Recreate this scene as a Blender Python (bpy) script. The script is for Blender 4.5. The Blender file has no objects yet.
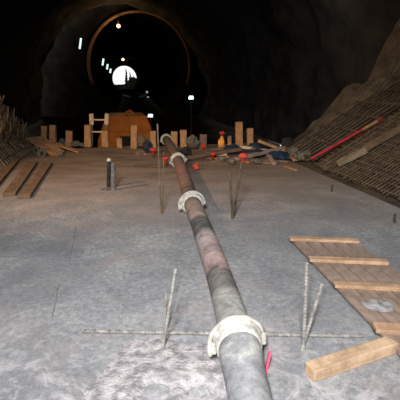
import bpy, bmesh, math, random
from mathutils import Vector, Matrix, noise
random.seed(7)
sc = bpy.context.scene
COL = sc.collection
V = Vector
H = 1.5; F = 400.0; PITCH = math.atan(115/400.0)
CP, SP = math.cos(PITCH), math.sin(PITCH)
FWD = V((0, CP, -SP)); UP = V((0, SP, CP)); RT = V((1, 0, 0))
CAM = V((0, 0, H))
def ray(px, py): return FWD + RT*((px-200)/F) + UP*((200-py)/F)
def G(px, py, z=0.0):
    r = ray(px, py); return CAM + r*((z-H)/r.z)
def At(px, py, Y):
    r = ray(px, py); return CAM + r*(Y/r.y)
def pxm(p):  # pixels per metre at a point
    return F/((p-CAM).dot(FWD))
# tunnel frame: u across, s along
D = V((-.2, .98, 0)).normalized(); N = V((D.y, -D.x, 0))
def T(u, s, z=0.0): return N*u + D*s + V((0, 0, z))

# ------------------------------------------------------------------ materials
def mat(name, build):
    m = bpy.data.materials.new(name); m.use_nodes = True
    nt = m.node_tree; nt.nodes.clear()
    o = nt.nodes.new('ShaderNodeOutputMaterial'); b = nt.nodes.new('ShaderNodeBsdfPrincipled')
    nt.links.new(b.outputs[0], o.inputs[0]); build(nt, b); return m
def n_coord(nt, which='Object', scale=(1,1,1), rot=(0,0,0)):
    t = nt.nodes.new('ShaderNodeTexCoord'); mp = nt.nodes.new('ShaderNodeMapping')
    mp.inputs['Scale'].default_value = scale; mp.inputs['Rotation'].default_value = rot
    nt.links.new(t.outputs[which], mp.inputs[0]); return mp.outputs[0]
def n_noise(nt, vec, scale, detail=6, rough=.6, dist=0):
    n = nt.nodes.new('ShaderNodeTexNoise'); n.inputs['Scale'].default_value = scale
    n.inputs['Detail'].default_value = detail; n.inputs['Roughness'].default_value = rough
    n.inputs['Distortion'].default_value = dist
    nt.links.new(vec, n.inputs['Vector']); return n.outputs['Fac']
def n_ramp(nt, fac, stops):
    r = nt.nodes.new('ShaderNodeValToRGB'); e = r.color_ramp.elements
    while len(e) < len(stops): e.new(.5)
    for k, (p, c) in enumerate(stops):
        e[k].position = p; e[k].color = (*c, 1) if len(c) == 3 else c
    nt.links.new(fac, r.inputs[0]); return r.outputs[0]
def n_mix(nt, fac, a, b, mode='MIX'):
    m = nt.nodes.new('ShaderNodeMix'); m.data_type = 'RGBA'; m.blend_type = mode
    for sock, v in ((0, fac), (6, a), (7, b)):
        if isinstance(v, bpy.types.NodeSocket): nt.links.new(v, m.inputs[sock])
        elif sock == 0: m.inputs[0].default_value = v
        else: m.inputs[sock].default_value = (*v, 1)
    return m.outputs[2]
def n_bump(nt, b, h, strength=.4, dist=.01):
    n = nt.nodes.new('ShaderNodeBump'); n.inputs['Strength'].default_value = strength
    n.inputs['Distance'].default_value = dist
    nt.links.new(h, n.inputs['Height']); nt.links.new(n.outputs[0], b.inputs['Normal'])
def mottled(name, c1, c2, scale=8, rough=.9, bump=.4, stretch=(1,1,1), coord='Object', metallic=0, lo=.35, hi=.65, bd=.01):
    def f(nt, b):
        v = n_coord(nt, coord, stretch)
        a = n_noise(nt, v, scale)
        nt.links.new(n_ramp(nt, a, [(lo, c1), (hi, c2)]), b.inputs['Base Color'])
        b.inputs['Roughness'].default_value = rough; b.inputs['Metallic'].default_value = metallic
        b.inputs['Specular IOR Level'].default_value = 0 if name in ('mud', 'lining', 'dark_rock') else .2
        n_bump(nt, b, n_noise(nt, v, scale*4), bump, bd)
    return mat(name, f)
def emis(name, c, s):
    def f(nt, b):
        b.inputs['Base Color'].default_value = (*c, 1)
        b.inputs['Emission Color'].default_value = (*c, 1); b.inputs['Emission Strength'].default_value = s
    return mat(name, f)

def floor_mat(nt, b):
    v = n_coord(nt)
    big = n_noise(nt, v, .55, 5, .6, .6); mid = n_noise(nt, v, 2.6, 8, .65, .8); fine = n_noise(nt, v, 24, 10, .85, .3)
    base = n_ramp(nt, mid, [(.34, (.25,.255,.265)), (.50, (.315,.318,.322)), (.68, (.41,.41,.405))])
    fcol = n_ramp(nt, fine, [(.38, (.5,.5,.51)), (.5, (.95,.95,.95)), (.60, (1.45,1.43,1.41))])
    c = n_mix(nt, .8, base, fcol, 'MULTIPLY')
    # pink stains
    st = n_noise(nt, n_coord(nt, 'Object', (1, 1.7, 1)), 1.7, 5, .6, 1.2)
    pf = n_ramp(nt, st, [(.50, (0,0,0)), (.66, (.42,.42,.42))])
    c = n_mix(nt, pf, c, (.40,.31,.29))
    # wetter, smoother dark patches
    wf = n_ramp(nt, big, [(.40, (.5,.5,.5)), (.56, (0,0,0))])
    c = n_mix(nt, wf, c, (.20,.205,.215))
    # mottled brown tint taking over away along the slab
    sx = nt.nodes.new('ShaderNodeSeparateXYZ'); nt.links.new(v, sx.inputs[0])
    mr = nt.nodes.new('ShaderNodeMapRange'); mr.inputs[1].default_value = 4.0; mr.inputs[2].default_value = 7.6
    nt.links.new(sx.outputs[1], mr.inputs[0])
    c = n_mix(nt, mr.outputs[0], c, n_mix(nt, .6, n_mix(nt, fine, (.15,.11,.078), (.32,.24,.18)), n_ramp(nt, n_noise(nt, n_coord(nt, 'Object', (.5,1.6,1)), 1.6, 8, .7, .6), [(.36, (.45,.42,.40)), (.62, (1.35,1.32,1.3))]), 'MULTIPLY'))
    # straggling white plaster dust near the hose
    mr2 = nt.nodes.new('ShaderNodeMapRange'); mr2.inputs[1].default_value = 2.45; mr2.inputs[2].default_value = 1.7
    nt.links.new(sx.outputs[1], mr2.inputs[0])
    pn = n_ramp(nt, n_noise(nt, v, 4.5, 10, .75, 1.5), [(.48, (0,0,0)), (.6, (.8,.8,.8))])
    c = n_mix(nt, n_mix(nt, 1.0, pn, mr2.outputs[0], 'MULTIPLY'), c, (.58,.54,.55))
    nt.links.new(c, b.inputs['Base Color'])
    b.inputs['Specular IOR Level'].default_value = .25
    nt.links.new(n_ramp(nt, big, [(.4, (.62,)*3), (.55, (.95,)*3)]), b.inputs['Roughness'])
    n_bump(nt, b, n_noise(nt, v, 30, 10, .8, .2), .6, .012)
M = {}
M['floor'] = mat('floor_concrete', floor_mat)
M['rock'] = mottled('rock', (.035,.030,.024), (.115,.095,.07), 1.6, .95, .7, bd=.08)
def ledge_mat(nt, b):
    v = n_coord(nt); a = n_noise(nt, v, 2.4, 6, .65)
    w = nt.nodes.new('ShaderNodeTexWave'); w.wave_type = 'BANDS'; w.bands_direction = 'Y'
    w.inputs['Scale'].default_value = 4.6; w.inputs['Distortion'].default_value = 4; w.inputs['Detail'].default_value = 3
    nt.links.new(n_coord(nt, 'Object', (1,1,1), (0,0,-.2)), w.inputs['Vector'])
    c = n_ramp(nt, a, [(.35, (.07,.058,.043)), (.65, (.165,.132,.09))])
    c = n_mix(nt, .5, c, n_ramp(nt, w.outputs['Fac'], [(.2, (.55,.55,.55)), (.8, (1.25,1.25,1.25))]), 'MULTIPLY')
    nt.links.new(c, b.inputs['Base Color']); b.inputs['Roughness'].default_value = .95
    b.inputs['Specular IOR Level'].default_value = .1
    n_bump(nt, b, n_noise(nt, v, 9), .7, .05)
M['ledge'] = mat('ledge_rock', ledge_mat)
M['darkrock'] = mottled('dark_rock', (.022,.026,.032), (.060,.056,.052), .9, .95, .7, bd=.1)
M['under'] = mottled('under_mats', (.04,.03,.022), (.095,.075,.052), 3, .9, .5, bd=.05)
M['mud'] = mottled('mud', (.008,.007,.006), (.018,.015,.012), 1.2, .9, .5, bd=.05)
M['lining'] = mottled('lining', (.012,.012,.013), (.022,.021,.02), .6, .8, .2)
M['rim'] = mottled('rim', (.12,.07,.035), (.19,.115,.06), .8, .8, .2)
M['rust'] = mottled('rusty_steel', (.075,.052,.036), (.20,.145,.09), 9, .85, .3)
M['rust_lit'] = mottled('lit_rusty_steel', (.11,.08,.055), (.27,.205,.13), 9, .85, .3)  # rust colour paled so the left bars look more brightly lit
M['rustd'] = mottled('dark_steel', (.05,.038,.028), (.15,.11,.075), 7, .85, .3)
M['steel'] = mottled('dusty_steel', (.15,.14,.13), (.36,.34,.31), 30, .7, .3)
M['steeld'] = mottled('dull_steel', (.09,.085,.085), (.20,.19,.18), 24, .7, .3)
M['white'] = mottled('plaster_crust', (.33,.32,.285), (.62,.60,.54), 26, .95, .9, bd=.006)
M['spill'] = mottled('spilt_concrete', (.24,.225,.23), (.56,.52,.52), 16, .98, .7, lo=.38, hi=.6, bd=.02)
M['red'] = mottled('red_paint', (.25,.012,.025), (.50,.035,.05), 6, .55, .1)
M['cap'] = mottled('red_plastic', (.45,.035,.025), (.75,.10,.05), 10, .5, .1)
M['pink'] = mottled('pink_plastic', (.95,.10,.20), (1,.16,.27), 10, .5, .1)
M['yellow'] = mottled('yellow_orange', (.80,.30,.04), (.95,.50,.10), 10, .6, .2)
M['blue'] = mottled('blue_tarp', (.010,.018,.036), (.025,.042,.07), 9, .6, .5)
M['black'] = mottled('black_rubber', (.012,.012,.013), (.04,.04,.04), 12, .7, .3)
M['rag'] = mottled('grey_sacking', (.06,.052,.04), (.22,.19,.145), 20, .95, .9)
M['orange'] = mottled('orange_paint', (.45,.13,.012), (.68,.22,.03), 2.5, .55, .2)
M['cabglass'] = mottled('dark_glass', (.015,.014,.012), (.04,.035,.03), 3, .25, .05)
M['glow_w'] = emis('tube_glow', (.70,.95,.85), 1.2)
M['glow_b'] = emis('flood_glow', (.75,.95,1.0), 4)
M['glow_y'] = emis('bulb_glow', (1,.62,.25), 3.5)
M['leaf'] = mottled('dark_leaves', (.012,.02,.012), (.035,.05,.03), 3, .9, .3)
M['hill'] = mottled('hill', (.04,.04,.035), (.10,.10,.08), .5, .9, .3)
def wood(name, c1, c2, gr):
    def f(nt, b):
        v = n_coord(nt, 'Generated', (gr, 14, 14)); v2 = n_coord(nt, 'Object', (1,1,1))
        g = n_noise(nt, v, 1.0, 5, .65, .8)
        c = n_ramp(nt, g, [(.3, c1), (.7, c2)])
        d = n_ramp(nt, n_noise(nt, v2, 7, 6, .7), [(.35, (.62,.60,.58)), (.62, (1.12,1.1,1.08))])
        nt.links.new(n_mix(nt, 1, c, d, 'MULTIPLY'), b.inputs['Base Color'])
        b.inputs['Roughness'].default_value = .85; b.inputs['Specular IOR Level'].default_value = .2
        n_bump(nt, b, g, .4, .004)
    return mat(name, f)
M['wood'] = wood('raw_timber', (.48,.315,.19), (.74,.54,.37), 1.2)
M['woodpost'] = wood('post_timber', (.33,.18,.08), (.52,.305,.15), 1.2)
M['woodb'] = wood('batten_timber', (.44,.27,.16), (.66,.44,.29), 1.2)
M['woodg'] = wood('weathered_board', (.26,.19,.15), (.42,.32,.26), 1.0)
M['woodd'] = wood('dark_board', (.13,.09,.058), (.24,.165,.108), 1.0)
M['woodm'] = wood('muted_timber', (.20,.16,.105), (.33,.27,.18), 1.0)
M['woodr'] = wood('reddish_board', (.30,.155,.075), (.48,.27,.145), 1.0)
M['woodl'] = wood('pale_board', (.50,.36,.22), (.72,.56,.38), 1.0)
def pipe_mat(nt, b):
    v = n_coord(nt)
    sx = nt.nodes.new('ShaderNodeSeparateXYZ'); nt.links.new(v, sx.inputs[0])
    n1 = n_noise(nt, v, 5, 8, .7, .8); n2 = n_noise(nt, v, 30, 6, .7)
    ad = nt.nodes.new('ShaderNodeMath'); ad.operation = 'MULTIPLY_ADD'; ad.inputs[1].default_value = .5
    nt.links.new(n1, ad.inputs[0]); nt.links.new(sx.outputs[1], ad.inputs[2])
    sb = nt.nodes.new('ShaderNodeMapRange'); sb.inputs[1].default_value = 1.25; sb.inputs[2].default_value = 9.25
    nt.links.new(ad.outputs[0], sb.inputs[0])
    def P(y): return (y-1.0)/8.0
    grey = (.36,.355,.345); dk = (.135,.13,.125); pk = (.46,.31,.29); pale = (.44,.37,.34); br = (.21,.145,.11)
    st = [(P(1.0), (.34,.34,.35)), (P(1.65), (.29,.295,.305)), (P(2.0), (.43,.415,.39)), (P(2.32), (.38,.36,.33)), (P(2.38), (.17,.16,.15)), (P(2.62), (.18,.165,.15)),
          (P(2.70), pk), (P(3.0), (.47,.35,.33)), (P(3.42), pale), (P(3.50), dk), (P(3.88), (.16,.15,.14)), (P(3.95), (.36,.28,.24)), (P(4.42), (.33,.25,.21)),
          (P(4.5), (.15,.14,.13)), (P(4.85), (.17,.14,.12)), (P(5.2), br), (P(6.0), (.30,.16,.14)), (P(7.2), (.22,.15,.11)), (P(9.0), (.19,.14,.10))]
    c = n_ramp(nt, sb.outputs[0], st)
    c = n_mix(nt, .9, c, n_ramp(nt, n1, [(.34, (.42,.42,.42)), (.50, (.85,.85,.85)), (.66, (1.3,1.28,1.22))]), 'MULTIPLY')
    c = n_mix(nt, .5, c, n_ramp(nt, n2, [(.35, (.6,.6,.6)), (.62, (1.3,1.3,1.3))]), 'MULTIPLY')
    nt.links.new(c, b.inputs['Base Color'])
    b.inputs['Roughness'].default_value = .85; b.inputs['Specular IOR Level'].default_value = .2
    n_bump(nt, b, n_noise(nt, v, 40, 8, .7), .6, .008)
M['pipe'] = mat('pipe_steel', pipe_mat)

# ------------------------------------------------------------------ mesh builder
class MB:
    def __init__(s): s.v = []; s.f = []
    def add(s, vs, fs):
        o = len(s.v); s.v += [V(p) for p in vs]; s.f += [tuple(i+o for i in f) for f in fs]
    def tube(s, pts, rs, n=8, caps=True):
        pts = [V(p) for p in pts]
        if not hasattr(rs, '__len__'): rs = [rs]*len(pts)
        rings = []; prev = None
        for i, p in enumerate(pts):
            a = pts[max(i-1, 0)]; b = pts[min(i+1, len(pts)-1)]
            t = (b-a).normalized()
            ref = prev if prev is not None else (V((0,0,1)) if abs(t.z) < .9 else V((1,0,0)))
            x = (ref - t*ref.dot(t)).normalized(); y = t.cross(x); prev = x
            rings.append([p + (x*math.cos(2*math.pi*k/n)+y*math.sin(2*math.pi*k/n))*rs[i] for k in range(n)])
        vs = [q for r in rings for q in r]; fs = []
        for i in range(len(rings)-1):
            for k in range(n):
                fs.append((i*n+k, i*n+(k+1) % n, (i+1)*n+(k+1) % n, (i+1)*n+k))
        if caps:
            fs.append(tuple(range(n))[::-1]); fs.append(tuple((len(rings)-1)*n+k for k in range(n)))
        s.add(vs, fs)
    def box(s, c, sx, sy, sz, R=None, jit=0, bev=0):
        R = R or Matrix.Identity(3); c = V(c)
        bm = bmesh.new(); bmesh.ops.create_cube(bm, size=1)
        for v in bm.verts:
            v.co = V((v.co.x*sx, v.co.y*sy, v.co.z*sz))
            if jit: v.co += V([random.uniform(-jit, jit) for _ in range(3)])
        if bev: bmesh.ops.bevel(bm, geom=bm.edges[:], offset=bev, segments=2, affect='EDGES', profile=.6)
        bm.verts.index_update()
        s.add([c + R @ v.co for v in bm.verts], [[v.index for v in f.verts] for f in bm.faces]); bm.free()
    def prism(s, outline, a, b):  # outline of points (x,z) extruded from y=a to y=b
        n = len(outline)
        vs = [V((x, a, z)) for x, z in outline]+[V((x, b, z)) for x, z in outline]
        fs = [tuple(range(n)), tuple(range(2*n-1, n-1, -1))]+[(k, k+n, (k+1) % n+n, (k+1) % n) for k in range(n)]
        s.add(vs, fs)
    def build(s, name, m, parent=None, smooth=False, origin=None):
        me = bpy.data.meshes.new(name)
        if origin is None:
            if parent is not None: origin = V((0,0,0))
            else:
                xs = [p.x for p in s.v]; ys = [p.y for p in s.v]; zs = [p.z for p in s.v]
                origin = V(((min(xs)+max(xs))/2, (min(ys)+max(ys))/2, min(zs)))
        origin = V(origin)
        me.from_pydata([p-origin for p in s.v], [], s.f); me.update()
        bm = bmesh.new(); bm.from_mesh(me); bmesh.ops.recalc_face_normals(bm, faces=bm.faces); bm.to_mesh(me); bm.free()
        me.materials.append(m)
        if smooth:
            for p in me.polygons: p.use_smooth = True
        o = bpy.data.objects.new(name, me); COL.objects.link(o); o.location = origin
        if parent is not None: o.parent = parent
        return o
def tag(o, label, cat, group=None, kind=None):
    o['label'] = label; o['category'] = cat
    if group: o['group'] = group
    if kind: o['kind'] = kind
    return o
def empty(name, loc, label, cat, group=None, R=None):
    o = bpy.data.objects.new(name, None); COL.objects.link(o); o.location = loc; o.empty_display_size = .1
    if R: o.rotation_euler = R.to_euler()
    return tag(o, label, cat, group)
def struct(o): o['kind'] = 'structure'; return o
def rotm(d, up=V((0,0,1))):  # local x along d
    x = V(d).normalized(); y = up.cross(x).normalized(); z = x.cross(y)
    return Matrix((x, y, z)).transposed()
def sub(o, levels=1):
    m = o.modifiers.new('sub', 'SUBSURF'); m.levels = levels; m.render_levels = levels

# ------------------------------------------------------------------ setting
UL, UR = -2.35, 3.45      # slab sides
S_END = 10.25             # slab end
def grid_surface(name, fn, nu, ns, m, smooth=True):
    mb = MB(); vs = []; fs = []
    for i in range(nu+1):
        for j in range(ns+1): vs.append(fn(i/nu, j/ns))
    for i in range(nu):
        for j in range(ns):
            a = i*(ns+1)+j; fs.append((a, a+1, a+ns+2, a+ns+1))
    mb.add(vs, fs)
    return mb.build(name, m, smooth=smooth, origin=(0,0,0))
fl = MB()
def slab_h(u, s): return 0.0
c4 = [T(UL,-8), T(UR,-8), T(UR,S_END), T(UL,S_END)]
fl.add(c4+[p+V((0,0,-2.3)) for p in c4], [(0,1,2,3),(4,7,6,5),(0,4,5,1),(1,5,6,2),(2,6,7,3),(3,7,4,0)])
struct(fl.build('floor', M['floor'], origin=(0,0,0)))
# lower ground beyond the slab
g = MB()
prof = [(-1, -2.2), (28, -2.2), (36, -1.1), (80, -.7), (146, .3), (175, .8)]
vs = []; fs = []
for s, z in prof: vs += [T(-8, s, z), T(10, s, z)]
for k in range(len(prof)-1): fs.append((2*k, 2*k+1, 2*k+3, 2*k+2))
g.add(vs, fs); struct(g.build('floor_tunnel', M['mud'], origin=(0,0,0)))
# sloping sides of the slab (30 degrees)
def bank(sgn, u0):
    def fn(a, b):
        s = -8+b*((8.75 if sgn > 0 else S_END)+8); w = a*2.9
        u = u0+sgn*w*.98
        z = w*math.tan(math.radians(30)) - .06
        return T(u, s, z + .03*noise.noise(V((w*2, s*2, 3))))
    return fn
struct(grid_surface('wall_bank_right', bank(1, UR), 24, 60, M['under']))
struct(grid_surface('wall_bank_left', bank(-1, UL), 24, 60, M['under']))
# cavern walls and roof
UC = .75
def cav(a, b):
    th = math.radians(-14+208*a); s = -8+b*44.5
    r = 6.9; p = T(UC+r*math.cos(th)*1.0, s, .6+r*math.sin(th)*1.05)
    nrm = (T(UC, s, .6)-p).normalized()
    d = noise.fractal(V((p.x*.45, p.y*.45, p.z*.45)), 1, 2, 4)*.38+.10*noise.noise(p*2)
    if s < -6: d *= .3
    return p+nrm*d
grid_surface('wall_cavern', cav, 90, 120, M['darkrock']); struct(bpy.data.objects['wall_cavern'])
bk = MB(); bk.add([T(-9,-7.9,-3), T(10.5,-7.9,-3), T(10.5,-7.9,9), T(-9,-7.9,9)], [(0,1,2,3)]); struct(bk.build('wall_back_plug', M['rock'], origin=(0,0,0)))  # unseen plug added behind the camera to keep world light out
# lined tunnel: centre line measured from the three visible arch rims
CLK = [(36, At(139.5, 66.5, 36)), (72.5, At(133.5, 70.5, 72.5)), (145, At(124.6, 78.5, 145)), (180, At(123, 80, 180))]
def cl(s):
    s = max(s, 36)
    for (s0, p0), (s1, p1) in zip(CLK, CLK[1:]):
        if s <= s1: break
    return p0.lerp(p1, (s-s0)/(s1-s0))
def lin(R, s0, s1, z0=0):
    def fn(a, b):
        th = math.radians(-62+304*a); c = cl(s0+(s1-s0)*b)
        return c+V((R*math.cos(th), 0, R*math.sin(th)))
    return fn
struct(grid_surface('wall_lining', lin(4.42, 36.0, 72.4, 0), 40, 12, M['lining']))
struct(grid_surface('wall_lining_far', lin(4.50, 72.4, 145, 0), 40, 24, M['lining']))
def annulus(name, c, r0, r1, m, n=72, deg=(0, 360)):
    mb = MB(); vs = []; fs = []
    for k in range(n+1):
        th = math.radians(deg[0]+(deg[1]-deg[0])*k/n); q = V((math.cos(th), 0, math.sin(th)))
        vs += [c+q*r0, c+q*r1]
    for k in range(n): fs.append((2*k, 2*k+1, 2*k+3, 2*k+2))
    mb.add(vs, fs); return mb.build(name, m, origin=(0,0,0))
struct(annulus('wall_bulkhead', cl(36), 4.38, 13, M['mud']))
def rim(name, s, R, r, m, deg=(-30, 210)):
    mb = MB(); c = cl(s); n = 64
    pts = [c+V((R*math.cos(math.radians(deg[0]+(deg[1]-deg[0])*k/n)), -.12, R*math.sin(math.radians(deg[0]+(deg[1]-deg[0])*k/n)))) for k in range(n+1)]
    mb.tube(pts, r, 8); o = mb.build(name, m, smooth=True, origin=(0,0,0)); return struct(o)
rim('trim_1', 36, 4.32, .13, M['rim'], (-20, 200))
rim('trim_2', 72.5, 4.46, .14, M['rim'], (-80, 260))
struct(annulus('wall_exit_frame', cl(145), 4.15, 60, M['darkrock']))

# right rock ledge past the rebar mats
A_K = [At(283, 163, 9.0)]
base_l = [(284,161,8.6),(297,160,8.5),(313,148,8.55),(330,136,8.6),(350,122,8.7),(372,107,8.8),(400,88,8.9),(440,60,9.0)]
mid_l = [(286,152,9.1),(300,146,9.1),(312,134,9.1),(330,119,9.2),(352,100,9.2),(374,84,9.2),(400,55,9.2),(440,15,9.2)]
crest_l = [(289,147,9.7),(301,135,9.7),(309,126,9.7),(324,113,9.8),(346,87,9.8),(368,80,9.7),(386,40,9.6),(430,-30,9.4)]
back_l = [(p[0]+4, p[1]+10, p[2]+1.6) for p in crest_l]
def poly(L, t):
    f = t*(len(L)-1); k = min(int(f), len(L)-2); return At(*L[k]).lerp(At(*L[k+1]), f-k)
def ledge(a, b):
    rows = [base_l, mid_l, crest_l, back_l]; f = b*3; k = min(int(f), 2)
    p = poly(rows[k], a).lerp(poly(rows[k+1], a), f-k)
    return p+V((.3,-.2,1))*.16*noise.fractal(p*1.9, 1, 2, 5)*(1 if b > .02 else .2)
struct(grid_surface('wall_ledge_right', ledge, 110, 45, M['ledge'], smooth=False))
def ledge_left(a, b):
    s = 7.9+2.35*a; k = b*1.0
    h = (.95-.40*a)*(math.sin(b*2.2)**1.1 if b < .7 else .999+(b-.7)*.3)
    p = T(UL+.42-.95*b-.12*(1-a), s, -.03+h)
    return p+V((0,0,1))*.10*noise.fractal(p*3, 1, 2, 4)*min(1, b*5)
struct(grid_surface('wall_ledge_left', ledge_left, 60, 30, M['ledge'], smooth=False))
def ledge2(a, b):   # steep right wall above the bank, running towards the viewer
    s = 8.7-9.0*a; w = 2.75+b*.9; z = 1.35+b*5.2
    u = UR+w*.98-.10*b+.8*b*b
    p = T(u, s, z)
    r = .03*math.sin((s*1.0+z*1.1)*13)
    return p+N*(r*.5+.25*noise.fractal(p*.9, 1, 2, 4))
struct(grid_surface('wall_shotcrete_right', ledge2, 160, 60, M['ledge']))

# ------------------------------------------------------------------ rebar mats
def bar(mb, a, b, r, n=5, sag=0.0, k=1):
    a = V(a); b = V(b)
    pts = [a.lerp(b, i/k)+V((0,0,-sag*math.sin(math.pi*i/k))) for i in range(k+1)]
    mb.tube(pts, r, n)
def onbank(w, s, lift=.0, side=1):
    u0 = UR if side > 0 else UL
    return T(u0+side*w*.98, s, w*math.tan(math.radians(30))+lift)
def rebar_mat(s0, s1, w0, w1, ds, dw, r, lift, label, group, side=1, skew=0, mt='rust'):
    c = onbank(0, (s0+s1)/2, 0, side); root = empty('rebar_mat', c, label, 'rebar mat', group)
    a = MB(); k = 0; s = s0
    while s <= s1+1e-6:
        j = random.uniform(-.012, .012)
        bar(a, onbank(w0+random.uniform(0, .06), s+j, lift, side)-c, onbank(w1+random.uniform(-.12, .1), s+j+skew, lift+random.uniform(0, .03), side)-c, r); s += ds
    o1 = a.build('cross_bars', M[mt], root); o1['kind'] = 'stuff'
    b = MB(); w = w0+.05
    while w <= w1+1e-6:
        bar(b, onbank(w, s0-.08, lift+2*r, side)-c, onbank(w+random.uniform(-.02, .02), s1+.08, lift+2*r, side)-c, r); w += dw
    o2 = b.build('long_bars', M[mt], root); o2['kind'] = 'stuff'
    return root
gr = 'welded rebar mats lying on the right bank'
rebar_mat(2.7, 6.62, .02, 2.6, .075, .11, .010, .06, 'fine rusty rebar mat on the right bank below the long timber', gr)
rebar_mat(6.80, 8.15, .05, 2.95, .155, .42, .018, .09, 'open rusty rebar mat under the red pipe on the right bank', gr, mt='rustd')
# left side
gl = 'rusty reinforcement on the left bank'
lc = ledge_left(.5, .2); lroot = empty('rebar_mat', lc, 'rusty lattice rebar mat draped low on the left ledge below the standing bars', 'rebar mat', gl)
mb = MB()
for q in range(17):
    mb.tube([ledge_left(q/16, t/12*.62)-lc+V((0,0,.035)) for t in range(13)], .012, 5)
mb.build('cross_bars', M['rust_lit'], lroot)['kind'] = 'stuff'
mb = MB()
for q in range(8):
    mb.tube([ledge_left(t/30, q/7*.6+.01)-lc+V((0,0,.055)) for t in range(31)], .012, 5)
mb.build('long_bars', M['rust_lit'], lroot)['kind'] = 'stuff'
sb = MB()
for k in range(520):
    f = random.random(); b_ = random.uniform(.25, 1)
    b0 = ledge_left(f, b_)
    L = (1.02*(1-.5*f))*random.uniform(.6, 1.1)*(.5+.6*b_)
    lean = random.uniform(-.75, .65); dirn = N*(-lean)+V((0,0,1))+D*random.uniform(-.7, .2)
    dirn.normalize()
    tip = b0+dirn*L
    mid = b0.lerp(tip, .55)+N*.10*random.uniform(-.6, 1)
    sb.tube([b0, b0.lerp(mid, .5)+N*.02, mid, tip], .009, 4)
for z in (.25, .5, .75, 1.0, 1.2):
    bar(sb, T(UL-.35-.3*z, 8.2, z), T(UL-.15-.35*z, 10.05, z*.95), .013)
tag(sb.build('rebar_cage', M['rust_lit']), 'bristling curtain of bent rusty rebar standing at the left edge of the slab', 'rebar', None, 'stuff')

# red pipe, timber on the right bank
def onwld(px, py, side=1, lift=0.0):
    # meet the 30 degree bank plane with the view ray
    r = ray(px, py); n = (D.cross(N*side*.98+V((0,0,math.tan(math.radians(30)))))).normalized()
    p0 = onbank(0, 5, lift, side); return CAM+r*((p0-CAM).dot(n)/r.dot(n))
rp = MB(); a = onwld(311, 159, 1, .17); b = onwld(383, 118, 1, .17)
rp.tube([a, b], .025, 12)
ro = rp.build('red_pipe', M['red'], smooth=False); tag(ro, 'straight red painted pipe lying up the right bank on rebar', 'pipe')
c = MB(); dd = (b-a).normalized(); c.tube([b-dd*.42, b-dd*.12], .027, 12)
oo = c.build('worn_band', M['woodr'], ro, origin=(0,0,0)); oo.location = -ro.location; oo['label'] = 'worn brown band near the top end'
def beam_between(name, a, b, w, h, m, label, cat, group=None, up=V((0,0,1)), jit=.003, bev=.004, parent=None):
    a = V(a); b = V(b); R = rotm(b-a, up); mb = MB(); c = (a+b)/2
    mb.box((0,0,0), (b-a).length, w, h, None, jit, bev)
    o = mb.build(name, M[m], parent, origin=(0,0,0))
    o.location = c; o.rotation_euler = R.to_euler()
    if label: tag(o, label, cat, group)
    return o
bn = (N*-.5+V((0,0,.866))).normalized()
gpb = 'timbers lying on the right bank'
beam_between('timber_beam', onwld(337, 164, 1, .16), onwld(366, 150, 1, .16), .15, .06, 'woodm', 'short pale timber on the right bank below the red pipe', 'timber', gpb, bn)
beam_between('timber_beam', onwld(364, 149, 1, .15), onwld(412, 122, 1, .15), .15, .06, 'woodd', 'darker timber reaching up the right bank behind the short pale one', 'timber', gpb, bn)

# ------------------------------------------------------------------ the pump pipe
ctl = [(275,520,.10,.095),(262,455,.11,.096),(250,400,.12,.100),(245,376,.13,.103),(241,356,.145,.114),(238.5,344,.15,.113),
       (234.5,328,.15,.096),(222,285,.14,.095),(210,250,.13,.098),(199,220,.13,.100),(192.5,204,.13,.104),
       (188,190,.125,.100),(179,163,.12,.102),(172,149,.12,.104),(166,139,.12,.104)]
pts = [G(x, y, z) for x, y, z, r in ctl]; rad = [q[3] for q in ctl]
def cat(P, Rr, n):
    out = []; ro_ = []
    for i in range(len(P)-1):
        p0 = P[max(i-1,0)]; p1 = P[i]; p2 = P[i+1]; p3 = P[min(i+2, len(P)-1)]
        for k in range(n):
            t = k/n
            out.append(.5*((2*p1)+(p2-p0)*t+(2*p0-5*p1+4*p2-p3)*t*t+(3*p1-p0-3*p2+p3)*t**3)); ro_.append(Rr[i]*(1-t)+Rr[i+1]*t)
    out.append(P[-1]); ro_.append(Rr[-1]); return out, ro_
pp, pr = cat(pts, rad, 8)
root = empty('pump_pipe', (0,0,0), 'long grey concrete pump pipe running up the middle of the slab', 'pipe')
pm = MB(); pm.tube(pp, pr, 40); po = pm.build('pipe_run', M['pipe'], root, smooth=True)
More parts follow.
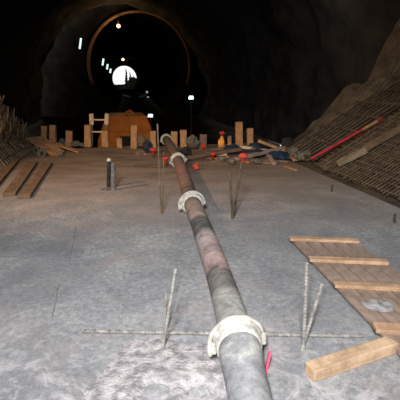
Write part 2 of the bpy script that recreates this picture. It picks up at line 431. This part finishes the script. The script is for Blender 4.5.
def coupling(px, py, z, R, label, lever=True, seed=0, w=.10):
    p = G(px, py, z); i = min(range(len(pp)), key=lambda k: (pp[k]-p).length)
    i = max(1, min(len(pp)-2, i)); t = (pp[i+1]-pp[i-1]).normalized(); p = pp[i]
    R0 = rotm(t, V((0,0,1)))
    cpl = MB(); n = 40
    prof = [(-w/2, R*.72), (-w/2, R*.86), (-w*.40, R*.93), (-w*.1, R*.95), (-w*.05, R*.97), (w*.1, R*1.03), (w*.36, R*1.05), (w/2, R*.95), (w/2, R*.72)]
    vs = []; fs = []
    for k in range(n):
        th = 2*math.pi*k/n
        for (x, r) in prof:
            q = V((x, r*math.cos(th), r*math.sin(th)))
            dn = 1+.05*noise.noise(q*22+V((seed,0,0)))+.03*noise.noise(q*50)
            vs.append(V((x+.006*noise.noise(q*30), q.y*dn, q.z*dn)))
    m_ = len(prof)
    for k in range(n):
        for j in range(m_-1):
            fs.append((k*m_+j, ((k+1)%n)*m_+j, ((k+1)%n)*m_+j+1, k*m_+j+1))
    cpl.add(vs, fs)
    o = cpl.build('coupling', M['white'], root, smooth=True, origin=(0,0,0)); o.location = p; o.rotation_euler = R0.to_euler()
    o['label'] = label
    # hinge ear, and the lever lying round the side
    e = MB(); e.box((0, -R*1.02, .02), w*.5, R*.22, .045, None, .004, .008)
    e.build('hinge_ear', M['white'], o, origin=(0,0,0))
    e = MB(); e.box((0, R*1.0, -.03), w*.5, R*.2, .05, None, .004, .008); e.build('hinge_ear', M['white'], o, origin=(0,0,0))
    if lever:
        l = MB(); ps = []
        for k in range(25):
            t_ = k/24; th = math.radians(-75+185*t_); rr = R*(1.07+.16*max(0, t_-.7)/.3)
            ps.append(V((w*.30-.20*w*t_-(.05 if t_ > .85 else 0)*(t_-.85)/.15, rr*math.sin(th), rr*math.cos(th))))
        l.tube(ps, [.013]*25, 8)
        l.build('lever', M['white'], o, smooth=True, origin=(0,0,0))
    return o
coupling(238.5, 343, .15, .134, 'white crusted clamp nearest the viewer', True, 0, .12)
coupling(192, 204, .13, .138, 'white clamp halfway along the pipe', True, 3, .10)
coupling(178.5, 161, .12, .150, 'white clamp near the slab end', False, 6, .08)
coupling(166, 139.5, .12, .150, 'white clamp at the far end of the pipe', False, 9, .07)

# ------------------------------------------------------------------ foreground rebar
def ribbed(a, b, r, n=8, step=.022):
    a = V(a); b = V(b); L = (b-a).length; k = max(2, int(L/step)); pts_ = []; rs = []
    for i in range(k+1):
        for dt, rr in ((0, 1), (.35, 1), (.5, 1.22), (.85, 1.22)):
            t = (i+dt)/(k+1); pts_.append(a.lerp(b, t)); rs.append(r*rr)
    mb = MB(); mb.tube(pts_, rs, n); return mb
def gz(px, py, base, dy=0):   # a point seen at (px,py), standing at the depth of base
    return At(px, py, base.y+dy)
a = G(82, 331, .016); b = G(364, 336, .016)
tag(ribbed(a, b, .011).build('rebar_rod', M['steel']), 'long ribbed steel bar lying across the slab under the near pipe clamp', 'rebar')
gf = 'short reinforcement starter bars standing in the slab'
def upright(pb, pt, r, label, m='steel', dy=0, ribs=True, group=gf):
    base = G(*pb); top = gz(pt[0], pt[1], base, dy)
    base = base-V((0,0,.01))
    mb = ribbed(base, top, r) if ribs else MB()
    if not ribs: mb.tube([base, top], r, 8)
    o = mb.build('starter_bar', M[m]); tag(o, label, 'rebar', group); return top
upright((162, 350), (176, 268), .0085, 'tall leaning starter bar left of the near pipe clamp', dy=.12)
upright((163.5, 334), (166.5, 290), .007, 'shorter starter bar crossing the tall one left of the near clamp', dy=-.02)
upright((303.5, 350), (307, 262), .0105, 'tallest upright starter bar above the loose timber block on the right', dy=.05)
upright((301, 351), (322.5, 283), .0095, 'starter bar leaning right beside the tallest upright bar', dy=.1)
upright((161, 213), (157.5, 124), .009, 'tall thin starter bar left of the pipe reaching above the slab edge', 'rust', dy=.2, ribs=False)
upright((162, 214), (164, 152), .009, 'short starter bar left of the pipe beside the very tall thin one', 'rust', ribs=False)
upright((232.5, 219), (229.5, 170), .013, 'upright dark starter bar without a cap right of the pipe', 'rustd', ribs=False)
tp = upright((232.5, 219), (242, 160), .016, 'dark starter bar leaning right under an orange red cap', 'rustd', dy=.1, ribs=False)
upright((332, 192), (332, 185), .014, 'tiny stub bar in the slab below the right bank timber', 'rustd', ribs=False)
upright((395, 223), (395, 214), .014, 'tiny stub bar at the right edge of the slab', 'rustd', ribs=False)
# double stub post left
r1 = G(111, 190); root = empty('stub_post', r1, 'pair of dark steel tubes standing together alone on the left slab', 'post')
def tubeon(p0, p1, r, name, m, parent, o):
    mb = MB(); mb.tube([p0-o, p1-o], r, 12); return mb.build(name, M[m], parent)
tubeon(G(108.5,187), gz(109, 161, G(108.5,187)), .030, 'tube', 'black', root, r1)
tubeon(G(113.5,190), gz(113.2, 163, G(113.5,190)), .036, 'tube', 'steeld', root, r1)
mb = MB(); mb.tube([gz(109,161,G(108.5,187))-r1, gz(109.2,158.5,G(108.5,187))-r1], [.034,.028], 12); mb.build('cap', M['white'], root)
mb = MB(); mb.box(G(106,189,.012)-r1, .13, .10, .015, Matrix.Rotation(.3, 3, 'Z'), .01, .006); mb.build('foot_plate', M['steeld'], root)

# caps
def cap(px, py, Y, s, label, m='cap', group='red plastic bar caps and scraps at the slab end'):
    p = At(px, py, Y); mb = MB()
    # mushroom cap: dome over a short collar
    prof = [(0, .5), (.3, .46), (.5, .28), (.52, .08), (.30, .02), (.27, -.55), (.0, -.55)]
    n = 14; vs = []; fs = []
    for k in range(n):
        th = 2*math.pi*k/n
        for r, z in prof: vs.append(V((r*math.cos(th)*s, r*math.sin(th)*s, z*s)))
    m_ = len(prof)
    for k in range(n):
        for j in range(m_-1): fs.append((k*m_+j, ((k+1)%n)*m_+j, ((k+1)%n)*m_+j+1, k*m_+j+1))
    mb.add([q+p for q in vs], fs); o = mb.build('bar_cap', M[m], smooth=True); return tag(o, label, 'cap', group)
cap(243, 157.5, tp.y, .10, 'orange red cap on the tip of the leaning bar right of the pipe')
def on_rod(px, py, ybase, s, label, rodlabel):
    base = G(px, ybase); top = gz(px, py+1, base)
    mb = MB(); mb.tube([base-V((0,0,.01)), top], .012, 6)
    tag(mb.build('starter_bar', M['rustd']), rodlabel, 'rebar', gf); cap(px, py, base.y, s, label)
on_rod(153, 151, 158, .15, 'red cap just left of the very tall thin bar', 'stub bar under the red cap left of the very tall thin bar')
on_rod(165.5, 159.5, 168, .13, 'red cap between the tall thin bar and the second farthest pipe clamp', 'stub bar under the red cap left of the second farthest pipe clamp')
on_rod(203.5, 147, 155, .13, 'red cap in front of the timber post nearest right of the pipe', 'stub bar under the red cap before a timber post')
on_rod(213, 155, 161, .13, 'red cap at the left end of the low boards right of the pipe', 'stub bar under the red cap at the low boards')
on_rod(222, 134, 150, .13, 'dark red cap topmost above the yellow bag', 'stub bar under the dark red cap by the yellow bag')
def lump(name, px, py, Y, sx, sz, m, label, catg, group=None, seed=0, sy=None, floor=True, rough=.35):
    p = At(px, py, Y); bm = bmesh.new(); bmesh.ops.create_icosphere(bm, subdivisions=3, radius=.5)
    for v in bm.verts:
        d = 1+rough*noise.fractal(v.co*3+V((seed*7.3, 0, 0)), 1, 2, 3)
        v.co = V((v.co.x*d*sx, v.co.y*d*(sy or sx), v.co.z*d*sz))
    mb = MB(); bm.verts.index_update()
    mb.add([p+v.co for v in bm.verts], [[v.index for v in f.verts] for f in bm.faces]); bm.free()
    if floor:
        zmin = min(v.z for v in mb.v)
        for v in mb.v: v.z -= zmin
    return tag(mb.build(name, M[m], smooth=False), label, catg, group)
lump('plastic_bag', 196, 168, G(196,170).y, .12, .10, 'cap', 'small red scrap on the slab right of the second farthest pipe clamp', 'scrap', None, 3)
lump('plastic_bag', 221.5, 146, G(221,151).y, .16, .32, 'yellow', 'yellow orange bag standing among the boards right of the pipe', 'bag', None, 4)
lump('tarpaulin', 148, 150, G(148,154).y, .22, .26, 'blue', 'dark blue rag left of the red cap by the tall bar', 'tarp', None, 5)
# pink marker
p0 = G(265.5, 372); 
mb = MB(); q = gz(270, 352, p0); R = rotm(q-p0, V((0,1,0))); mb.box((p0+q)/2, (q-p0).length, .012, .026, R, 0, .003)
tag(mb.build('marker_stake', M['pink']), 'small bright pink marker stake beside the near end of the pipe', 'stake')

# ------------------------------------------------------------------ timber posts along the slab end
gp = 'timber formwork posts along the slab end'
posts = [(44,126,142,5.5,'short timber post, leftmost of the row, behind the reddish plank','woodpost'),
 (53,125,143,6,'timber post second from the left behind the sloping planks','woodpost'),
 (69,131,145,6.5,'short reddish post standing alone right of the sloping planks','woodr'),
 (88,125,146,6.5,'bright timber post left of the ladder frame','woodpost'),
 (105,131,146,6.5,'timber post under the right side of the ladder frame','woodpost'),
 (119.5,138,147,5,'very short post stub in front of the orange machine','woodpost'),
 (134,125,147.5,6,'tall post in front of the right half of the orange machine','woodpost'),
 (153,131,147,6,'timber post left of the far end of the pipe','woodpost'),
 (174.5,131.5,147,6,'timber post just right of the far end of the pipe','woodpost'),
 (183.5,130,147,6.5,'taller timber post second right of the pipe end','woodpost'),
 (203,134.5,147.5,7,'short dark timber post behind a red cap','woodd'),
 (229.5,136,147,3.5,'thin short stick post beside the yellow bag','woodpost'),
 (239,122,148,7,'tallest timber post right of the pipe','woodpost'),
 (250,128,147,6.5,'timber post right of the tallest one','woodpost')]
for (px, yt, yb, w, lab, m) in posts:
    base = G(px, yb+1.0); top = gz(px+random.uniform(-.4,.4), yt, base); wm = w/pxm(base)
    beam_between('timber_post', base-V((0,0,.0)), top, wm, wm*.55, m, lab, 'post', gp, up=V((random.uniform(-.12,.12),1,0)), jit=.008)
# ladder frame
base = G(99, 146); root = empty('ladder_frame', base, 'small wooden ladder frame of two uprights and rails at the slab end', 'frame')
for px in (91.5, 106.5):
    beam_between('upright', G(px,146.5)-base, gz(px, 121, G(px,146.5))-base, .075, .05, 'woodd', None, None, up=V((0,1,0)), parent=root)
    o = beam_between('upright_head', gz(px, 124, G(px,146.5))-base, gz(px+.3, 113.5, G(px,146.5))-base, .095, .06, 'woodl', None, None, up=V((0,1,0)), parent=root, jit=.015)
for py in (119.5, 131.5):
    beam_between('rail', gz(91, py, G(91,146.5))-base-V((0,.03,0)), gz(107.5, py+.3, G(107,146.5))-base-V((0,.03,0)), .03, .035, 'woodl', None, None, parent=root)

# ------------------------------------------------------------------ boards and debris
def board(a, b, w, th, m, label, group, za=0, zb=0, up=V((0,0,1))):
    A = G(a[0], a[1], za+th/2); B = G(b[0], b[1], zb+th/2)
    return beam_between('board', A, B, w, th, m, label, 'board', group, up, .004, .003)
gb = 'boards strewn at the left end of the slab'
board((30,138), (58,155.5), .22, .04, 'woodr', 'wide reddish plank sloping down across the left slab corner', gb, .30, .0)
board((39,137), (61,152), .16, .04, 'woodpost', 'plank sloping down beside the wide reddish plank, in front of leftmost posts', gb, .30, .03)
board((47,141), (80,152), .16, .03, 'woodr', 'low plank pointing right towards the lone reddish post', gb, .22, .0)
gk = 'long boards lying parallel on the left slab'
for a, b, lab in (((14,161),(-14,193),'leftmost of the parallel boards on the left slab'), ((33,162.5),(9,195),'middle of the parallel boards on the left slab'), ((48,163),(24,197),'rightmost of the parallel boards on the left slab')):
    board(a, b, .17, .05, 'woodd', lab, gk)
lump('rubble_lump', 62, 141, G(62,146).y, .17, .16, 'rag', 'grey rubble lump left of the lone reddish post', 'rubble', 'rubble lumps at the left slab end', 1)
lump('rubble_lump', 75, 142, G(75,147).y, .24, .15, 'rag', 'pale rubble lump right of the lone reddish post', 'rubble', 'rubble lumps at the left slab end', 2)
lump('rubble_lump', 82, 144, G(82,147).y, .15, .10, 'rag', 'smallest rubble lump touching the bright post beside the ladder frame', 'rubble', 'rubble lumps at the left slab end', 8)
# loose short pipes / couplings on the left
def ringy(px, py, R, r, tilt, label, m='steeld', grp='round clamps in a heap at the left slab corner'):
    p = G(px, py, R); mb = MB(); n = 24
    ax = Matrix.Rotation(tilt, 3, 'Z') @ V((0,1,0)); x = ax.cross(V((0,0,1))).normalized()
    pts_ = [p+(x*math.cos(2*math.pi*k/n)+V((0,0,1))*math.sin(2*math.pi*k/n))*R for k in range(n+1)]
    mb.tube(pts_, r, 8, False); tag(mb.build('pipe_clamp', M[m], smooth=True), label, 'clamp', grp)
ringy(27, 146.5, .085, .03, .2, 'round steel clamp at the left slab corner nearest the rebar', 'rag')
ringy(36, 150, .08, .03, -.6, 'round steel clamp in the middle of the heap under the reddish plank', 'rag')
ringy(42, 153.5, .07, .03, .7, 'round steel clamp at the right of the heap below the reddish plank', 'rag')
lump('rubble_lump', 21, 142, G(21,146).y, .20, .13, 'woodl', 'pale scrap lying on the left rebar mat edge', 'rubble', 'rubble lumps at the left slab end', 11)
lump('tarpaulin', 60, 153, G(60,156).y, .14, .10, 'steeld', 'small grey scrap at the foot of the sloping planks', 'scrap', None, 13)
gc = 'boards and timbers heaped at the far slab end right of the pipe'
BD = [((186,158),(241,149),.10,.06,'woodd','long dark board running from the pipe towards the tallest post',.05,.12),
 ((190,163),(232,160),.10,.05,'woodd','lower dark board lying along the slab right of the pipe',.0,.0),
 ((214,154.5),(226,154),.10,.05,'woodl','short pale board end beside the red cap at the low boards',.05,.05),
 ((239,146.5),(252,148),.13,.06,'woodl','short pale block in front of the tallest post',.12,.12),
 ((236,159),(284,147.5),.12,.05,'woodg','long weathered board slanting up to the right behind the capped bar',.04,.16),
 ((258,140.5),(292,153),.13,.05,'woodpost','bright plank slanting down to the right of the post pair',.30,.05),
 ((283,147),(296,160),.12,.05,'woodr','orange brown board end pointing down at the rock ledge',.14,.02),
 ((224,160),(270,160.5),.12,.05,'woodd','flat dark board lowest in the heap below the capped bar',.0,.0),
 ((205,150),(232,147),.08,.05,'woodd','thin dark lath behind the yellow bag',.06,.12),
 ((270,153.5),(280,154),.16,.05,'rag','pale grey board end lying over the dark blue tarp',.11,.11),
 ((285,166),(296,170),.05,.03,'woodpost','small bright wood splinter at the foot of the rock ledge',0,0),
 ((268,155),(274,164),.08,.05,'woodg','short weathered board standing before the dark blue tarp',.10,.0)]
for a, b, w, th, m, lab, za, zb in BD: board(a, b, w, th, m, lab, gc, za, zb)
gt = 'dark blue tarpaulins in the board heap'
lump('tarpaulin', 263, 146, G(263,151).y, .75, .20, 'blue', 'dark blue tarp beneath the bright slanting plank', 'tarp', gt, 21, .3)
lump('tarpaulin', 257, 155, G(257,158).y, .42, .18, 'blue', 'dark blue tarp in the middle of the heap beside the weathered slanting board', 'tarp', gt, 22, .25)
lump('tarpaulin', 278, 157, G(278,161).y, .40, .22, 'blue', 'dark blue tarp under the pale board end near the rock ledge', 'tarp', gt, 23, .25)
lump('tarpaulin', 233, 151, G(233,154).y, .42, .2, 'blue', 'dark blue tarp left of the capped bar between the boards', 'tarp', gt, 24, .25)
lump('sack', 193, 142, G(193,149).y, .32, .34, 'rag', 'grey crumpled sack right of the two posts by the pipe end', 'sack', None, 31)
lump('sack', 142, 143, G(142,149).y, .28, .30, 'woodd', 'brown sack at the foot of the tall post before the machine', 'sack', None, 33)
lump('rubber_mat', 288, 139, G(288,152).y, .30, .34, 'black', 'black rubber heap at the right end of the bright slanting plank', 'rubber', None, 34)
lump('rubble_lump', 293, 152, G(293,160).y, .30, .26, 'rag', 'grey rubble at the foot of the rock ledge', 'rubble', None, 35)
lump('rubble_lump', 305, 157, G(305,163).y, .34, .22, 'rag', 'grey rubble at the lower end of the red pipe', 'rubble', None, 36)
lump('rubble_lump', 222, 159, G(222,162).y, .20, .12, 'rag', 'small grey rubble on the low boards left of the capped bar', 'rubble', None, 37)
lump('rubble_lump', 255, 162, G(255,164).y, .25, .10, 'rag', 'flat grey rubble in front of the board heap right of the capped bar', 'rubble', None, 38)
lump('rubble_lump', 232, 163, G(232,165).y, .16, .12, 'rag', 'small grey rubble just behind the uncapped dark bar', 'rubble', None, 39)
lump('sack', 186, 150, G(186,156).y, .22, .20, 'black', 'black lump beside the far part of the pipe', 'sack', None, 40)

# ------------------------------------------------------------------ timber block and pallet panel
random.seed(21)
MBrod = MB(); MBrod.tube([G(134, 166, .02), G(162, 166.5, .02)], .02, 6)
for k in range(26):
    px = random.uniform(208, 290); py = 151+(px-208)/82*5+random.uniform(-1.5, 9.5); an = random.uniform(-.5, .5)
    c = G(px, py, 0); L = random.uniform(.18, .42); z0 = random.choice((0, .05, .10)) if py < 158 else 0
    d_ = V((math.cos(an), math.sin(an), random.uniform(-.12, .12)*(z0 > 0)))*L/2; c.z = z0+.02
    beam_between('wood_scrap', c-d_, c+d_, random.uniform(.04, .09), random.uniform(.02, .04), random.choice(('woodd','woodr','woodg','woodpost','woodd')),
        'small broken wood offcut scattered in the board heap right of the pipe', 'offcut', 'wood offcuts in the board heap')
for k in range(8):
    px = random.uniform(137, 160); py = random.uniform(148, 155); an = random.uniform(-.6, .6); c = G(px, py, .02); L = random.uniform(.15, .35)
    d_ = V((math.cos(an), math.sin(an), 0))*L/2
    beam_between('wood_scrap', c-d_, c+d_, .05, .03, random.choice(('woodd','woodr','woodg')),
        'small broken wood offcut scattered left of the far pipe end', 'offcut', 'wood offcuts left of the far pipe end')
tag(MBrod.build('rebar_rod', M['rustd']), 'thin dark bar lying across the slab left of the second farthest pipe clamp', 'rebar')
def at_plane(p, z): return G(p[0], p[1], z)
A = at_plane((309.5, 372), .036); B = at_plane((392, 344.5), .036)
beam_between('timber_block', A, B, .085, .072, 'wood', 'thick pale timber block lying loose in the right foreground', 'timber', None, V((0,0,1)), .003, .006)
# panel
zc = .045
P00 = G(290,238,zc); P01 = G(356,240.5,zc); P10 = G(392,345,zc)
ex = (P01-P00); L = P10-P00
ax = L.normalized(); wd = ex-ax*ex.dot(ax); W = .95*wd.length; ay = wd.normalized()
org = (P00+P10)/2
root = empty('formwork_panel', (P00.x, P00.y, 0), 'wooden formwork panel of boards and battens lying on the right', 'panel')
O = V((P00.x, P00.y, 0))
P00 = P00-ax*.02
Rb = Matrix((ax, V((0,0,1)).cross(ax), V((0,0,1)))).transposed()
nb = 5; LL = L.length+.7
# use the sheared outline of the photo: boards run along ax, battens along ex
for k in range(nb):
    f = (k+.5)/nb; st = P00+ex*f
    mb = MB(); mb.box((0,0,0), LL+random.uniform(-.03,.03), W/nb-.006, .025, None, .002, .003)
    o = mb.build('board', M['woodg'], root, origin=(0,0,0)); o.location = st+ax*LL/2-O; o.location.z = .033; o.rotation_euler = Rb.to_euler()
exd = ex.normalized()
def prj(px, py, z):  # distance along ax of a point on the left edge
    q = G(px, py, z)-P00; det = ax.x*exd.y-ax.y*exd.x
    return (q.x*exd.y-q.y*exd.x)/det
for (px, py, wb) in ((293,238.5,.07),(312,259,.07),(341,285,.07),(384,328,.085)):
    t = prj(px, py, .06); a = P00+ax*t-exd*.02; b = a+ex*1.03
    o = beam_between('batten', a-O, b-O, wb, .028, 'woodb', None, None, parent=root)
    o.location.z = .06
    o2 = None
# concrete splash on panel
mb = MB(); c = G(378,305,.05); n = 22
vs = [c-O+V((0,0,.004))]; 
for k in range(n):
    th = 2*math.pi*k/n; r = .075*(1+.35*noise.noise(V((math.cos(th)*1.7, math.sin(th)*1.7, 3))))
    vs.append(c-O+V((r*math.cos(th)*1.4, r*math.sin(th), -.002)))
mb.add(vs, [(0, k+1, (k+1) % n+1) for k in range(n)])
o = mb.build('plaster_splash', M['spill'], root); o['label'] = 'pale splash of dried plaster on the boards'

# ------------------------------------------------------------------ spilled concrete
def spill(a, b):
    x = -.80+a*1.30; y = 1.25+b*.98
    n = noise.fractal(V((x*3, y*3, 0)), 1, 2, 5)
    cx = (x+.14)/.42; cy = (y-1.62)/.50
    m = 1-(cx*cx+cy*cy)+.45*n
    h = max(-.02, min(.022, m*.03))*(1+.4*noise.noise(V((x*12,y*12,1))))
    for hx, hy, hr in ((G(155,395).x, G(155,395).y, .12), (G(200,398).x, G(200,398).y, .10)):
        dd = math.hypot(x-hx, (y-hy)*.8); h -= .05*max(0, 1-dd/hr)
    return V((x, y, h+.002*noise.noise(V((x*40,y*40,0)))))
so = grid_surface('concrete_spill', spill, 130, 90, M['spill'])
tag(so, 'white splatter of spilt concrete on the slab in the foreground around the pipe', 'spill', None, 'stuff')
# thin score lines in the slab
for a, b, lab in (((76,226),(69,262),'upper'),((58,285),(52,318),'lower')):
    mb = MB(); mb.tube([G(*a, .0), G((a[0]+b[0])/2+.5, (a[1]+b[1])/2, .0), G(*b, .0)], .005, 5)
    tag(mb.build('cement_ridge', M['steel']), f'thin pale cement ridge on the left slab, {lab} one', 'ridge', 'thin ridges on the left slab')

# ------------------------------------------------------------------ orange machine
Y = 17.5; mc = At(125, 132, Y); s_ = (ray(0,132)).length and Y/F*1.02
gx, gy = mc.x, Y
root = empty('dump_truck', (gx, gy, -2.2), 'orange site truck parked below beyond the slab end, facing away', 'truck')
root.rotation_euler = (0,0,.20)
def Z(py): return At(125, py, Y).z+2.2
def X(px): return At(px, 130, Y).x-gx
zt = Z(117.5); zb = .75
def shape(name, ol, y0, y1, m):
    mb = MB(); mb.prism(ol, y0, y1); return mb.build(name, M[m], root)
shape('body', [(X(97.5), zb), (X(98), Z(140)), (X(104), Z(124)), (X(107), zt), (X(147), zt), (X(151), Z(128)), (X(153), zb)], 0, 3.2, 'orange')
shape('tail_panel', [(X(112), zb+.1), (X(112), Z(132)), (X(132), Z(132)), (X(132), zb+.1)], -.06, .0, 'orange')
shape('top_rail', [(X(106), zt-.06), (X(106), zt+.05), (X(148), zt+.05), (X(148), zt-.06)], -.08, .1, 'orange')
shape('lower_rail', [(X(103), Z(130)-.05), (X(103), Z(130)+.04), (X(150), Z(130)+.04), (X(150), Z(130)-.05)], -.07, .02, 'orange')
shape('window', [(X(120), Z(146)), (X(120), Z(136)), (X(130), Z(136)), (X(130), Z(146))], -.08, -.055, 'cabglass')
for px in (103, 147):
    for yy in (.5, 2.6):
        mb = MB(); mb.tube([V((X(px)-.16, yy, .42)), V((X(px)+.16, yy, .42))], .42, 24); w_ = mb.build('wheel', M['black'], root, smooth=False)
mb = MB()
pth = [V((X(128)+.0, .5, zt+.02)), V((X(126), .5, zt+.16)), V((X(131), .5, zt+.26)), V((X(136), .5, zt+.12)), V((X(134), .5, zt+.02))]
mb.tube(pth, .05, 8); mb.build('beacon_guard', M['orange'], root, smooth=True)

# ------------------------------------------------------------------ lamps in the tunnel
gl_ = 'fluorescent tubes on the left tunnel wall'
for (px, py, Y, hh, lab) in ((80.3,43.5,34.5,10,'nearest and largest fluorescent tube on the left tunnel wall'),
      (103,62,50,6.5,'second fluorescent tube along the left tunnel wall'),
      (107.3,66.8,57,5,'third fluorescent tube along the left tunnel wall'),
      (110.4,70.8,65,4,'farthest small fluorescent tube beside the bright exit')):
    p = At(px, py, Y); k = hh/pxm(p); rr = .075*Y/34.5
    root = empty('wall_light', p, lab, 'light', gl_)
    mb = MB(); mb.tube([V((-.11*k,0,-k/2)), V((.11*k,0,k/2))], rr, 10); mb.build('tube', M['glow_w'], root)
    mb = MB(); mb.box((0,rr+.06,0), rr*2.6, .08, k*1.1, Matrix.Rotation(.21, 3, 'Y'), 0, .01); mb.build('housing', M['black'], root)
gl2 = 'bulbs hung under the tunnel crown'
for (px, py, Y, r, e, lab) in ((118.5,26,35.3,.15,150,'orange bulb glowing at the crown of the nearest arch'),
      (123,59.5,110,.34,60,'small orange bulb just above the bright exit')):
    p = At(px, py, Y); root = empty('hanging_bulb', p, lab, 'light', gl2)
    bm = bmesh.new(); bmesh.ops.create_uvsphere(bm, u_segments=16, v_segments=10, radius=r); mb = MB(); bm.verts.index_update()
    mb.add([v.co.copy() for v in bm.verts], [[v.index for v in f.verts] for f in bm.faces]); bm.free(); mb.build('bulb', M['glow_y'], root, smooth=True)
    mb = MB(); mb.tube([V((0,0,r*.9)), V((0,0,r*.9+r*1.6))], r*.35, 8); mb.build('socket', M['black'], root)
    ld = bpy.data.lights.new('bulb_light', 'POINT'); ld.energy = e; ld.color = (1,.55,.22); ld.shadow_soft_size = .2
    lo = bpy.data.objects.new('bulb_light', ld); COL.objects.link(lo); lo.location = p+V((0,-.55,-.35))
gl3 = 'small cold floodlights deep in the tunnel'
for (px, py, Y, w, h, lab) in ((191,97.5,20,5,3,'cold white floodlight above the pipe end, rightmost of all'),
      (150.5,115.5,24,5,2.6,'cold white floodlight just right of the orange truck top'),
      (115,97.5,60,4.5,1.6,'small white floodlight on the floor below the bright exit'),
      (147,92,60,2.4,2.0,'dim small floodlight low on the right of the inner arch'),
      (148,97,58,2.0,1.2,'dimmest floodlight, under the one right of the inner arch')):
    p = At(px, py, Y); k = 1/pxm(p); gzv = -2.2 if Y < 30 else max(cl(Y).z-math.sqrt(4.5**2-(p.x-cl(Y).x)**2)+.02, -.9)
    root = empty('floodlight', (p.x, p.y, gzv), lab, 'light', gl3)
    zz = p.z-gzv
    mb = MB(); mb.add([V((-w*k/2*.7,-.1,zz+h*k/2)), V((w*k/2*.8,-.1,zz+h*k/2)), V((w*k/2,-.12,zz-h*k/2)), V((-w*k/2,-.12,zz-h*k/2)),
                      V((-w*k/2*.7,-.04,zz+h*k/2)), V((w*k/2*.8,-.04,zz+h*k/2)), V((w*k/2,-.04,zz-h*k/2)), V((-w*k/2,-.04,zz-h*k/2))],
        [(0,1,2,3),(4,7,6,5),(0,4,5,1),(1,5,6,2),(2,6,7,3),(3,7,4,0)])
    o = mb.build('lens', M['glow_b'], root)
    if 'dim' in lab: o.data.materials[0] = emis('dim_glow', (.5,.62,.62), .5)
    mb = MB(); mb.box((0,.06,zz), w*k*1.05, .2, h*k*1.2, None, 0, .01); mb.build('housing', M['black'], root)
    mb = MB(); mb.tube([V((0,.1,0)), V((0,.1,zz))], .03, 8)
    for an in range(3): mb.tube([V((0,.1,.35)), V((.35*math.cos(an*2.1), .1+.35*math.sin(an*2.1), 0))], .02, 6)
    mb.build('stand', M['black'], root)
# slanting boom line
# ------------------------------------------------------------------ outside the exit
hs = MB(); vs = []; fs = []; n = 40
for k in range(n+1):
    f = k/n; px = 108+34*f
    h = 84.5-3.5*math.exp(-((px-132)/4.5)**2)*2.2+1.0*noise.noise(V((px*.5,0,0)))
    vs += [At(px, h, 158), At(px, 97, 158)]
for k in range(n): fs.append((2*k, 2*k+1, 2*k+3, 2*k+2))
o2 = len(vs)
vs += [p+V((0,6,0)) for p in vs]; fs += [tuple(i+o2 for i in f)[::-1] for f in fs]
hs.add(vs, fs); struct(hs.build('floor_hillside', M['hill'], origin=(0,0,0)))
gtree = 'dark trees silhouetted outside the exit'
for (px, pt, pb, w, lab) in ((126.8,68.5,87,5.0,'tallest dark tree silhouetted in the middle of the exit'),
        (130.6,72,87,5.6,'dark tree right of the tallest one in the exit'),
        (133.8,76,88,5.0,'lowest dark tree at the right edge of the exit')):
    Y = 155+(px-126)*.9; p = At(px, pb, Y); p.z -= .6; top = At(px, pt, Y); hgt = top.z-p.z; wm = w/pxm(p)
    root = empty('conifer_tree', p, lab, 'tree', gtree)
    mb = MB(); mb.tube([V((0,0,0)), V((0,0,hgt*.9))], [wm*.08, wm*.03], 8); mb.build('trunk', M['leaf'], root)
    mb = MB()
    for k in range(7):
        z0 = hgt*(.08+.13*k); r0 = wm*(.62-.075*k)*random.uniform(.75, 1.15)
        mb.tube([V((random.uniform(-.1,.1)*wm,0,z0)), V((0,0,z0+hgt*.20))], [r0, r0*.12], 9)
    mb.build('crown', M['leaf'], root)

# ------------------------------------------------------------------ lights and world
def light(kind, name, loc, tgt, energy, color, size=.1, spot=None, blend=.8):
    ld = bpy.data.lights.new(name, kind); ld.energy = energy; ld.color = color
    if kind == 'AREA': ld.size = size
    else: ld.shadow_soft_size = size
    if kind == 'SPOT': ld.spot_size = math.radians(spot); ld.spot_blend = blend
    o = bpy.data.objects.new(name, ld); COL.objects.link(o); o.location = loc
    o.rotation_euler = (V(tgt)-V(loc)).to_track_quat('-Z', 'Y').to_euler(); return o
light('SPOT', 'flash', (-.10, .0, 1.62), G(200, 230), 205, (1,.97,.97), .03, 100, 1)
light('SPOT', 'high_fill', (-.6, -2.2, 4.2), (0, 4.2, 0), 2450, (.97,.98,1), .5, 66, 1)  # unseen overhead spot added to soften the flash falloff on the slab
light('SPOT', 'warm_lamp', (-4.6, 3.2, 3.6), (.3, 9.0, 0), 1000, (1,.62,.36), .12, 85, 1)
light('SPOT', 'truck_fill', (-.5, 9.8, 3.5), (-2.7, 17.5, -.8), 250, (1,.60,.30), .2, 50, 1)  # unseen spot added above the slab end to light the truck
light('POINT', 'cavern_fill', (-1.5, 22, 3.5), (0,0,0), 16, (.55,.72,1.0), 1.0)  # added weak blue fill, lifts the blacks of the cavern
light('POINT', 'side_fill', (1.9, 6.2, 3.6), (0,0,0), 42, (1,.80,.58), .8)  # added warm fill without a fixture, brightens the upper right
light('POINT', 'wall_fill', (2.6, 13.0, 3.8), (0,0,0), 40, (1,.82,.66), .8)  # second added warm fill, for the cavern wall farther along on the right
w = bpy.data.worlds.new('World'); sc.world = w; w.use_nodes = True
bg = w.node_tree.nodes['Background']; bg.inputs[0].default_value = (1,.985,.95,1); bg.inputs[1].default_value = 1.25
cam = bpy.data.cameras.new('Camera'); co = bpy.data.objects.new('Camera', cam); COL.objects.link(co)
co.location = CAM; co.rotation_euler = (math.pi/2-PITCH, 0, 0)
cam.sensor_width = 36; cam.lens = 36; cam.clip_start = .05; cam.clip_end = 500
cam.lens = 36*F/400
sc.camera = co
sc.view_settings.view_transform = 'Standard'; sc.view_settings.look = 'None'
sc.cycles.use_denoising = True
